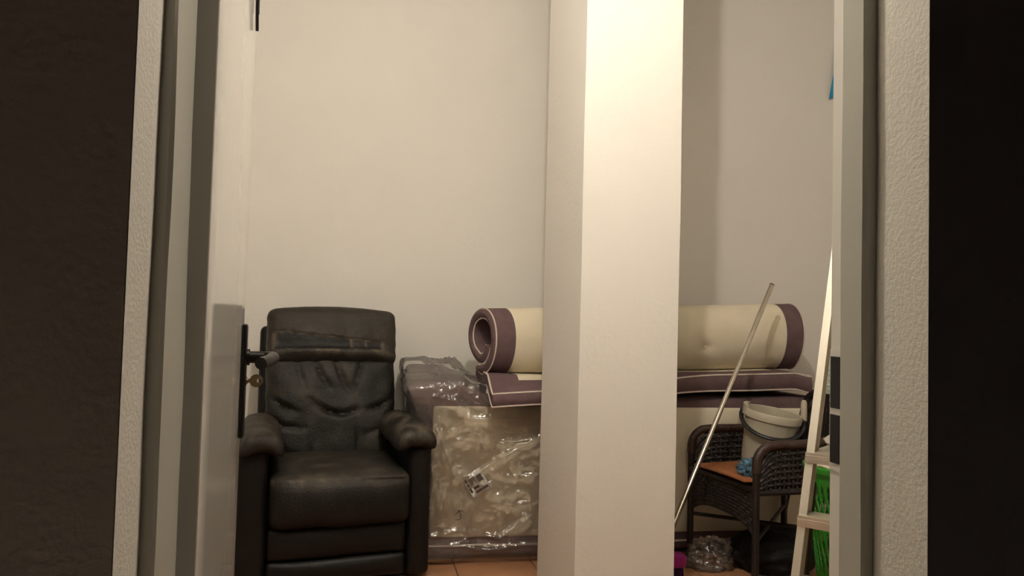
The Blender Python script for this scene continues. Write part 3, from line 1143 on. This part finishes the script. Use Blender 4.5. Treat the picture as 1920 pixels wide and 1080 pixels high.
def S_seat(u, v):
    return Vector((lerp(A_.lerp(B_, u).x, 1.90, v), lerp(A_.y, B_.y + 0.02, u), ZS - 0.004))


panel('seat_weave', S_seat, 22, 22, wu=0.0075, wv_=0.0075)
for a, b in ((A_, C_), (B_, D_)):
    obj('stretcher', tube([a + Vector((0, 0, 0.20)), b + Vector((0, 0, 0.22))], 0.008, 8), 'wicker', WC, world=True)
for a, b in ((C_, backB), (D_, backA)):
    obj('brace', tube([a + Vector((0, 0, 0.17)), b + Vector((-0.01, 0, ZS - 0.03))], 0.009, 8), 'wicker', WC, world=True)

# board on the seat
ZB = ZS + 0.010


def board_fn(p, u):
    p = p.copy()
    p.z += 0.006 * u.x * u.y + 0.004 * (1 - u.y * u.y)
    return p


BDM = Matrix.Translation((1.575, 2.985, ZB + 0.008)) @ Matrix.Rotation(math.radians(4), 4, 'Z')
o = obj('wooden_board', xf(rbox(0.34, 0.40, 0.011, 0.003, (8, 8, 1), 2, board_fn), Matrix.Rotation(math.radians(4), 4, 'Z')), 'board_wood')
o.location = (1.572, 2.985, ZB + 0.008)
tag(o, 'thin orange-brown wooden board lying on the wicker seat', 'board')

# bucket
ZT = ZB + 0.022
bc = Vector((1.610, 2.985, ZT))
BU = thing('bucket', 'pale grey plastic bucket with a black handle standing on the wooden board', 'bucket', bc)
BU.rotation_euler = (math.radians(4), math.radians(9), math.radians(-24))
BU.scale = (0.91, 0.91, 0.94)
H_ = 0.255
prof = [(0.001, 0.004), (0.088, 0.004), (0.094, 0.0), (0.099, 0.004), (0.104, 0.06), (0.113, 0.17), (0.119, H_ - 0.035), (0.126, H_ - 0.034), (0.128, H_ - 0.004), (0.124, H_), (0.119, H_ - 0.002),
        (0.116, H_ - 0.04), (0.100, 0.06), (0.093, 0.010), (0.001, 0.009)]
bw_ = obj('bucket_wall', lathe(prof, 48), 'bucket_plastic', BU, angle=50)


def lip(a0, a1, r0, r1, z0, z1, n=10):
    V, Fc = [], []
    for i in range(n + 1):
        a = a0 + (a1 - a0) * i / n
        for (r, z) in ((r0, z0), (r1, z0), (r1, z1), (r0, z1)):
            V.append((r * math.cos(a), r * math.sin(a), z))
    for i in range(n):
        for k in range(4):
            l = (k + 1) % 4
            Fc.append((i * 4 + k, i * 4 + l, (i + 1) * 4 + l, (i + 1) * 4 + k))
    Fc += [(3, 2, 1, 0), tuple(n * 4 + k for k in range(4))]
    return V, Fc


obj('pouring_lip', lip(2.6, 3.5, 0.116, 0.134, H_ - 0.03, H_ + 0.012), 'bucket_plastic', BU, smooth=False)
hd = []
for i in range(25):
    t = PI * i / 24
    hd.append((0.136 * math.cos(t), -0.136 * math.sin(t) * 0.99 - 0.004, H_ - 0.03 - 0.066 * math.sin(t) ** 0.8))
obj('handle', tube(hd, 0.010, 10, flat=0.75), 'bucket_handle_plastic', BU)
for s in (-1, 1):
    obj('handle_ear', rbox(0.02, 0.028, 0.034, 0.007, 1, 2, c=(s * 0.133, 0, H_ - 0.028)), 'bucket_handle_plastic', BU)


# cloth lumps
def lump(sx, sy, sz, amp, freq, seed, n=14, r=0.45):
    def f(p, u):
        q = Vector((p.x / sx, p.y / sy, p.z / sz))
        d = q.normalized()
        k = 1 + amp * (ridge(d * freq + Vector((seed, 0, 0))) * 0.6 + 0.5 * fbm(d * 1.0 + Vector((seed, 3, 0)), freq * 1.5))
        o_ = Vector((d.x * sx * 0.5 * k, d.y * sy * 0.5 * k, d.z * sz * 0.5 * k))
        if o_.z < -sz * 0.36:
            o_.z = -sz * 0.36
        return o_
    V, Fc = rbox(sx, sy, sz, min(sx, sy, sz) * r, n, 3, f)
    zmin = min(v.z for v in V)
    return [v - Vector((0, 0, zmin)) for v in V], Fc


o = obj('cleaning_cloth', lump(0.11, 0.11, 0.064, 0.7, 4.2, 1.5, 30), 'blue_cloth', angle=180)
o.location = (1.516, 2.862, ZB + 0.016)
tag(o, 'crumpled blue cleaning cloth beside the bucket on the board', 'cloth')

# hand brush standing on the seat
hb = at(1507, 790, Y=2.98)
zt_ = at(1507, 747, Y=2.98).z
HB_ = thing('hand_brush', 'hand brush with a pale grip standing upright behind the bucket', 'brush', (hb.x, hb.y, ZS + 0.006))
obj('grip', lathe([(0.001, 0), (0.0125, 0.002), (0.0135, 0.03), (0.0125, 0.075), (0.009, 0.086), (0.001, 0.089)], 16, c=(0, 0, hb.z - ZS - 0.006)), 'grip_plastic', HB_)
obj('shaft', lathe([(0.001, 0), (0.020, 0.0), (0.020, 0.10), (0.016, 0.14), (0.0155, hb.z - ZS - 0.006), (0.001, hb.z - ZS - 0.005)], 16), 'bucket_handle_plastic', HB_)

# black bag and clear bag on the floor below the chair
o = obj('cloth_bag', lump(0.36, 0.26, 0.20, 0.16, 2.0, 4.2, 18, 0.3), 'black_fabric', angle=180)
o.location = (1.71, 3.065, 0.0)
tag(o, 'slumped black bag on the floor under the wicker armchair', 'bag')
o = obj('plastic_bag', lump(0.18, 0.13, 0.135, 0.45, 3.2, 8.6, 26, 0.4), 'bag_film', angle=180)
o.location = (1.435, 3.09, 0.0)
tag(o, 'crumpled clear plastic bag on the tiles by the wicker chair front', 'plastic bag')

# ================================================================== stepladder
LA = math.radians(50)
ed = Vector((math.sin(LA), math.cos(LA), 0))
el = Vector((math.cos(LA), -math.sin(LA), 0))
LP1 = at(1512, 847, Y=2.20)
Z1 = LP1.z
LP1 = Vector((LP1.x, LP1.y, 0))
LEAN, TAPER = 0.255, 0.030
LTOP = 1.35
foot = LP1 - (LEAN * ed + TAPER * el) * Z1
LD = thing('step_ladder', 'aluminium stepladder standing open beside the doorway', 'ladder', foot)


def rail_pt(z, side, fwd=0.0, lat=0.0):
    wdt = 0.42 - 2 * TAPER * (z - Z1)
    return LP1 + (LEAN * ed + TAPER * el) * (z - Z1) + el * (wdt * side + lat) + ed * fwd + Vector((0, 0, z))


def channel(side):
    """U section rail: face .026 wide, depth .055, opening inwards"""
    s = 1 if side == 0 else -1
    prof_ = [(0, 0), (0.024, 0), (0.024, 0.003), (0.003, 0.003), (0.003, 0.062), (0.016, 0.062), (0.016, 0.066), (0, 0.066)]
    V, Fc = [], []
    for z in (0.0, LTOP):
        for (a, b) in prof_:
            V.append(rail_pt(z, side, b, a * s))
    n = len(prof_)
    for k in range(n):
        l = (k + 1) % n
        Fc.append((k, l, n + l, n + k))
    return V, Fc


for sd in (0, 1):
    rl = obj('rail', channel(sd), 'aluminium', LD, world=True, smooth=False)
    z = 0.02
    s = 1 if sd == 0 else -1
    fp = rail_pt(0.012, sd, 0.028, 0.013 * s)
    obj('rubber_foot', rbox(0.034, 0.064, 0.03, 0.006, 1, 2, c=(fp.x, fp.y, 0.015)), 'bucket_handle_plastic', rl, world=True)
Z2 = at(1492, 967, Y=2.16).z
DZ = Z1 - Z2
zs = [Z1 - 2 * DZ, Z2, Z1]
for z in zs:
    a0, b0 = rail_pt(z, 0), rail_pt(z, 1)
    wd = (b0 - a0).length

    def tread_box(x0, x1, y0, y1, z0, z1, a0=a0):
        V = []
        for (x, y, zz_) in box(x0, x1, y0, y1, z0, z1)[0]:
            V.append(a0 + el * x + ed * y + Vector((0, 0, zz_)))
        return V, box(0, 1, 0, 1, 0, 1)[1]

    parts = [tread_box(0.002, wd - 0.002, -0.014, 0.075, -0.004, 0.0), tread_box(0.002, wd - 0.002, -0.016, -0.012, -0.030, 0.001),
             tread_box(0.002, wd - 0.002, -0.019, -0.015, -0.012, -0.008), tread_box(0.002, wd - 0.002, -0.019, -0.015, -0.030, -0.015)]
    for q in range(6):
        parts.append(tread_box(0.004, wd - 0.004, -0.006 + q * 0.013, 0.000 + q * 0.013, 0.0, 0.0018))
    obj('tread', join(*parts), 'aluminium', LD, world=True, smooth=False)
# rear legs carry the upper step; the front rails run on as a hoop
RFOOT = Vector((at(1506, 1112, Y=2.64).x, 2.64, 0))
for sd in (0, 1):
    top = rail_pt(Z2 + 0.08, sd, 0.075, 0.006 if sd == 0 else -0.006)
    ft = RFOOT if sd == 0 else RFOOT + el * 0.46
    rl = obj('rear_leg', tube([ft, top], 0.0125, 8), 'dark_alu', LD, world=True)
obj('step_plate', ([rail_pt(Z1, 0) + el * x + ed * y + Vector((0, 0, z)) for (x, y, z) in box(0.004, 0.41, 0.07, 0.20, -0.008, 0.0)[0]], box(0, 1, 0, 1, 0, 1)[1]), 'aluminium', LD, world=True, smooth=False)
obj('hoop', tube(smooth_pts([rail_pt(LTOP - 0.01, 0, 0.03, 0.012), rail_pt(LTOP + 0.04, 0, 0.04, 0.03), rail_pt(LTOP + 0.06, 0, 0.045, 0.10), rail_pt(LTOP + 0.06, 1, 0.045, -0.10), rail_pt(LTOP + 0.04, 1, 0.04, -0.03), rail_pt(LTOP - 0.01, 1, 0.03, -0.012)], 6), 0.012, 10), 'aluminium', LD, world=True)

# cloth on the upper visible tread
o = obj('folded_cloth', lump(0.26, 0.13, 0.075, 0.2, 2.2, 6.1, 14, 0.4), 'white_cloth', angle=180)
pc = rail_pt(Z1, 0, 0.095, 0.165)
o.location = (pc.x, pc.y, Z1 + 0.001)
o.rotation_euler = (0, 0, -LA)
tag(o, 'folded off-white cloth lying on the middle ladder tread', 'cloth')

# ================================================================== green laundry basket behind the ladder
GB_c = Vector((1.675, 2.430, 0))
GB = thing('laundry_basket', 'bright green slotted plastic laundry basket behind the stepladder', 'basket', GB_c)
gh, r_b, r_t = 0.545, 0.125, 0.175
NU, NVv = 380, 84
V, Fc = [], []
for j in range(NVv + 1):
    v = j / NVv
    rr = lerp(r_b, r_t, v)
    for i in range(NU):
        a = 2 * PI * i / NU
        V.append((rr * math.cos(a), rr * math.sin(a), 0.002 + gh * v))
rows = [(0.19, 0.12), (0.47, 0.13), (0.76, 0.13)]
for j in range(NVv):
    for i in range(NU):
        u, v = (i + 0.5) / NU, (j + 0.5) / NVv
        hole = False
        for ri, (vc, hh) in enumerate(rows):
            dv = (v - vc) / hh
            if abs(dv) < 1:
                ph = (u * 38 + 0.5 * ri + 0.45 * math.sin(dv * 1.6)) % 1.0 - 0.5
                if abs(ph) < 0.30 * math.sqrt(1 - dv * dv):
                    hole = True
        if not hole:
            i2 = (i + 1) % NU
            Fc.append((j * NU + i, j * NU + i2, (j + 1) * NU + i2, (j + 1) * NU + i))
o = obj('basket_wall', (V, Fc), 'green_plastic', GB, angle=80)
md = o.modifiers.new('thick', 'SOLIDIFY')
md.thickness = 0.004
obj('rim', lathe([(r_t - 0.006, gh - 0.012), (r_t + 0.012, gh - 0.014), (r_t + 0.014, gh + 0.002), (r_t + 0.004, gh + 0.008), (r_t - 0.006, gh + 0.004), (r_t - 0.006, gh - 0.012)], 48), 'green_plastic', GB)
obj('bottom', lathe([(0.001, 0.004), (r_b - 0.002, 0.004), (r_b - 0.002, 0.009), (0.001, 0.009)], 40), 'green_plastic', GB)
o = obj('laundry', lump(0.26, 0.27, 0.14, 0.25, 2.6, 3.3, 22, 0.4), 'light_cloth', angle=180)
o.location = (GB_c.x, GB_c.y, gh - 0.055)
tag(o, 'crumpled cream laundry heaped in the green basket', 'laundry')

# pale ribbed tray standing behind the ladder
tx = at(1546, 700, Y=3.05)
zt1, zt0 = at(1548, 640, Y=3.05).z, at(1548, 738, Y=3.05).z
TR = thing('ribbed_tray', 'pale green ribbed plastic tray propped on the wicker backrest', 'tray', (tx.x + 0.09, 3.02, zt0))
obj('tray_body', rbox(0.20, 0.012, zt1 - zt0, 0.005, 2, 2, c=(0, 0, (zt1 - zt0) / 2)), 'pale_green_plastic', TR)
for q in range(9):
    z = (zt1 - zt0) * (q + 0.8) / 10
    obj('rib', rbox(0.196, 0.006, 0.006, 0.002, 1, 1, c=(0, -0.008, z)), 'pale_green_plastic', TR)

# blue cloth hanging on the back wall, only its corner clears the door frame
bq = at(1555, 186, Y=BACK_Y - 0.02)
HC = thing('hanging_cloth', 'turquoise blue cloth hanging high on the back wall', 'cloth', (bq.x, BACK_Y, bq.z))
V, Fc = [], []
NCX, NCZ = 12, 12
for i in range(NCX + 1):
    for j in range(NCZ + 1):
        u, v = i / NCX, j / NCZ
        z = lerp(0.06 * u, 0.30 - 0.02 * u, v)
        x = lerp(0.0 + 0.22 * u, 0.05 + 0.17 * u, v)
        V.append((x, -0.016 - 0.008 * math.sin(u * 12 + v * 2), z + 0.01 * math.sin(u * 9) * (1 - v)))
for i in range(NCX):
    for j in range(NCZ):
        a = i * (NCZ + 1) + j
        Fc.append((a, a + NCZ + 1, a + NCZ + 2, a + 1))
o = obj('cloth', (V, Fc), 'turquoise_cloth', HC)
md = o.modifiers.new('thick', 'SOLIDIFY')
md.thickness = 0.004
obj('hook', tube([(0.13, 0, 0.31), (0.13, -0.02, 0.305), (0.13, -0.026, 0.28)], 0.004, 8), 'steel', HC)
